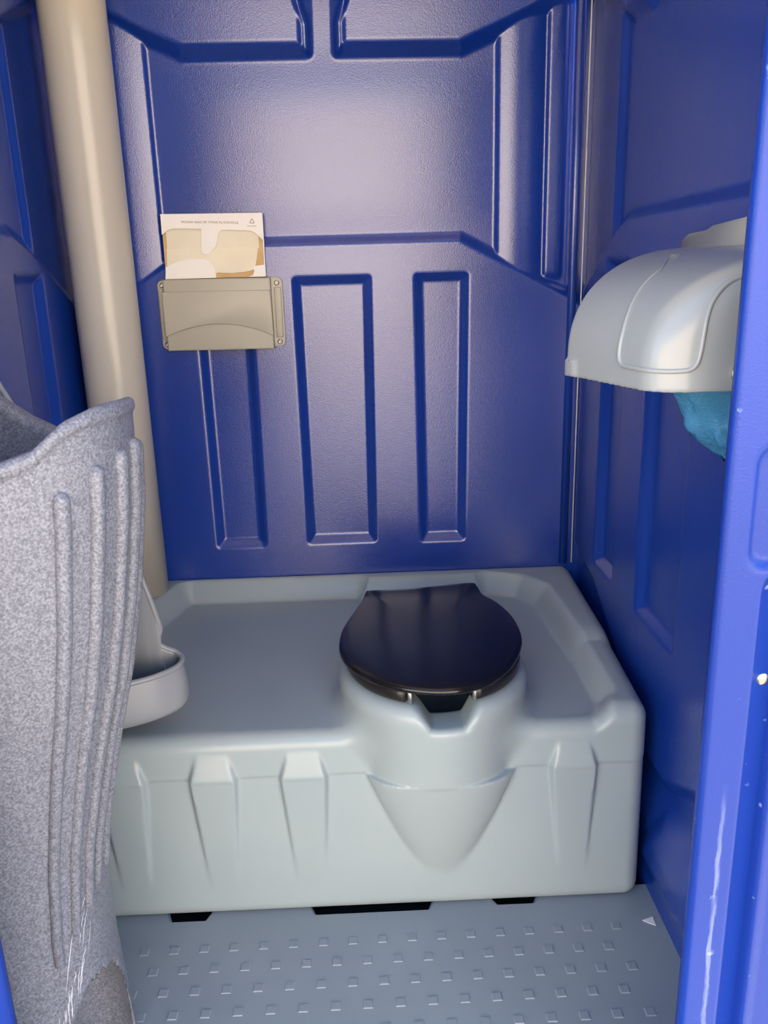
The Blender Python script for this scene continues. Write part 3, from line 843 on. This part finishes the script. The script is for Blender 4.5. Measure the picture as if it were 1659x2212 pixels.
# ------------------------------------------------------------------ hooded dispenser on the right wall
def hood_f(x, y, z, shell=True):
    # plan frame: nose line N0->N1, ends
    N0 = np.array((0.300, -0.887)); N1 = np.array((0.352, -1.066))
    e = (N1 - N0) / np.linalg.norm(N1 - N0); nn = np.array((-e[1], e[0]))          # towards the wall
    n = (x - N0[0]) * nn[0] + (y - N0[1]) * nn[1]
    s = (x - N0[0]) * e[0] + (y - N0[1]) * e[1]
    p = 2.5; Wd, H = 0.27, 0.126
    A = np.maximum(1 - n / Wd, 0); B_ = np.maximum((z - 0.975) / H, 0)
    k = (A ** p + B_ ** p) ** (1 / p)
    d = np.where(k > 1e-4, (k - 1), -1.0) * 0.16
    d = np.where(z < 0.975, np.maximum(-n, d), d)
    d = d - 0.003 * (1 - sstep(0.974, 0.978, z)) * (1 - sstep(0.022, 0.034, s))
    # near end, slightly domed and drafted
    near = (-(y + 1.066) + 0.06 * (x - 0.352)) - 0.0 + 0.05 * (z - 0.955)
    far_e = np.array((0.25, 0.225)); far_e /= np.linalg.norm(far_e); fn = np.array((-far_e[1], far_e[0]))
    far = (x - N0[0]) * fn[0] + (y - N0[1]) * fn[1]
    d = smax(d, near * 0.95, 0.032)
    d = smax(d, far, 0.012)
    if not shell: return d
    sh = np.abs(d + 0.003) - 0.003
    return np.maximum(sh, np.maximum(0.957 - z, x - 0.546))
hood = tag(empty('hooded_dispenser', (0.545, -0.9, 0.957)), 'grey plastic rounded hood jutting from the right wall above a blue bag', 'dispenser')
link('cover', nets('cover', hood_f, (0.28, -1.10, 0.945), (0.556, -0.63, 1.15), 0.003), 'hood', hood)

# ------------------------------------------------------------------ debris
bead = [(0.4312, -0.8866, 1.0898), (0.3907, -0.938, 1.0738), (0.369, -0.9565, 1.0605), (0.3527, -0.9734, 1.0446), (0.3426, -0.9854, 1.0289), (0.3364, -0.9922, 1.0129), (0.3328, -0.995, 0.9966),
        (0.3323, -0.9974, 0.9857), (0.3339, -1.0034, 0.9796), (0.3386, -1.0198, 0.9789), (0.3457, -1.0402, 0.9784), (0.3576, -1.0526, 0.9779), (0.3739, -1.0592, 0.9784), (0.3838, -1.0608, 0.9799),
        (0.3892, -1.0611, 0.985), (0.392, -1.0608, 0.994), (0.3945, -1.0594, 1.0106), (0.3972, -1.0574, 1.0282), (0.4025, -1.0542, 1.0431), (0.412, -1.051, 1.0554), (0.4242, -1.0486, 1.0638), (0.4368, -1.049, 1.0674), (0.4700, -1.0470, 1.0700)]
bp_ = resample(bead, 4, closed=False).tolist() + [list(bead[-1])]
b = link('moulded_bead', tube_mesh('moulded_bead', [tuple(q) for q in bp_], 0.0026, 8), 'hood', hood)
b['label'] = 'raised bead outlining the front panel of the hood'
plate_o = [(-0.600, 0.985), (-0.600, 1.095), (-0.612, 1.116), (-0.630, 1.1215), (-0.690, 1.1235), (-0.712, 1.1285), (-0.86, 1.136), (-0.86, 0.985)]
def side_plate():
    bm = bmesh.new()
    f = bm.faces.new([bm.verts.new((0.5365, y, z)) for y, z in plate_o])
    ret = bmesh.ops.extrude_face_region(bm, geom=[f])
    for g in ret['geom']:
        if isinstance(g, bmesh.types.BMVert): g.co.x = 0.545
    bmesh.ops.recalc_face_normals(bm, faces=bm.faces)
    bmesh.ops.bevel(bm, geom=[e for e in bm.edges if all(v.co.x < 0.54 for v in e.verts)], offset=0.003, segments=2, affect='EDGES')
    me = bpy.data.meshes.new('back_plate'); bm.to_mesh(me); bm.free(); return me
link('back_plate', side_plate(), 'hood', hood)
lk = disc('lock', 0.0105, [(0.3, 0.002), (0.62, 0.002), (0.70, 0.004), (0.9, 0.005), (1.0, 0.003), (1.0, -0.004)])
lk.materials.append(M_['chrome'])
l_ = link('lock', lk, None, hood); l_.location = (0.4345, -1.0605, 0.9745); l_['label'] = 'small bright metal lock on the hood end'

def bag():
    rng = np.random.RandomState(7); n = 36; m = 16; V = []; Q = []
    base = rng.rand(n) * 2 - 1
    for i in range(m):
        t = i / (m - 1); z = 0.9566 - 0.097 * t
        rr = (1 - t) ** 0.85 * 0.98 + 0.05
        for k in range(n):
            a = 2 * math.pi * k / n
            fold = 1 + 0.16 * math.sin(5 * a + 6 * t + 1.0) * (0.3 + t) + 0.10 * math.sin(9 * a - 7 * t) + 0.08 * base[k]
            j = (rng.rand(3) - 0.5) * 0.007
            V.append((0.466 + 0.070 * rr * fold * math.cos(a) + 0.012 * t * math.sin(9 * t) + j[0] * t,
                      -0.985 + 0.052 * rr * fold * math.sin(a) + j[1] * t, z + j[2] * t))
    for i in range(m - 1):
        for k in range(n): Q.append((i * n + k, i * n + (k + 1) % n, (i + 1) * n + (k + 1) % n, (i + 1) * n + k))
    return np_mesh('waste_bag', V, Q, [list(range((m - 1) * n, m * n))])
tag(link('waste_bag', bag(), 'bag', smooth=False), 'crumpled blue plastic bag hanging below the grey hood', 'bag')

# ------------------------------------------------------------------ small things
rv = disc('rivet', 0.010, [(0.15, 0.0062), (0.45, 0.0056), (0.75, 0.0040), (0.93, 0.0018), (1.0, 0.0)])
rv.materials.append(M_['chrome'])
r_ = link('rivet', rv, None); r_.location = (0.4500, -1.1335, 0.679)
tag(r_, 'shiny metal rivet in the groove of the right door post', 'rivet')

def scraps(name, pts, z, th):
    bm = bmesh.new(); a = [bm.verts.new((x, y, z + th)) for x, y in pts]; f = bm.faces.new(a)
    ret = bmesh.ops.extrude_face_region(bm, geom=[f])
    for g in ret['geom']:
        if isinstance(g, bmesh.types.BMVert): g.co.z = z
    bmesh.ops.recalc_face_normals(bm, faces=bm.faces)
    me = bpy.data.meshes.new(name); bm.to_mesh(me); bm.free(); return me
tag(link('paper_scrap', scraps('paper_scrap', [(0.508, -0.722), (0.528, -0.715), (0.527, -0.735), (0.520, -0.731)], 0.0002, 0.0012), 'paper', smooth=False),
    'tiny white paper scrap on the floor against the right wall', 'scrap')
tag(link('dry_leaf', scraps('dry_leaf', [(-0.304, -0.664), (-0.285, -0.659), (-0.272, -0.662), (-0.255, -0.657), (-0.262, -0.667), (-0.280, -0.669), (-0.298, -0.671)], -0.0495, 0.030), 'leaf', smooth=False),
    'bit of brown litter caught in the leftmost floor drain notch', 'litter')

# scratches low on the sink, near the apron edge
def scratches():
    rng = np.random.RandomState(3); V = []; Q = []
    def stroke(th0, z0, th1, z1, w):
        n = 8; base = len(V)
        for k in range(n + 1):
            t = k / n; th = th0 + (th1 - th0) * t + 0.004 * math.sin(3 * t + z0 * 40); z = z0 + (z1 - z0) * t
            ww = w * (0.25 + math.sin(math.pi * t))
            for s in (-1, 1): V.append(sink_pt(th + s * ww / 0.33, z, 0.0007))
        for k in range(n): Q.append((base + 2 * k, base + 2 * k + 1, base + 2 * k + 3, base + 2 * k + 2))
    for a in SCR: stroke(*a)
    return np_mesh('scratches', V, Q)
SCR = [(0.285, 0.300, 0.365, 0.215, 0.0006), (0.20, 0.335, 0.235, 0.318, 0.0008), (0.225, 0.312, 0.262, 0.297, 0.0006), (0.215, 0.314, 0.262, 0.27, 0.0008),
       (0.19, 0.315, 0.25, 0.262, 0.0006), (0.18, 0.29, 0.215, 0.25, 0.0005)]
_rg = np.random.RandomState(5)
for k in range(26):
    t = k / 25; th = 0.25 + 0.14 * t + (_rg.rand() - 0.5) * 0.05; z = 0.255 - 0.075 * t + (_rg.rand() - 0.5) * 0.012
    SCR.append((th, z, th + 0.020, z - 0.012 - 0.012 * _rg.rand(), 0.0004 + 0.0003 * _rg.rand()))
sc_ = link('scratches', scratches(), 'scratch', sink, smooth=False); sc_['label'] = 'bundle of fine white scratches'
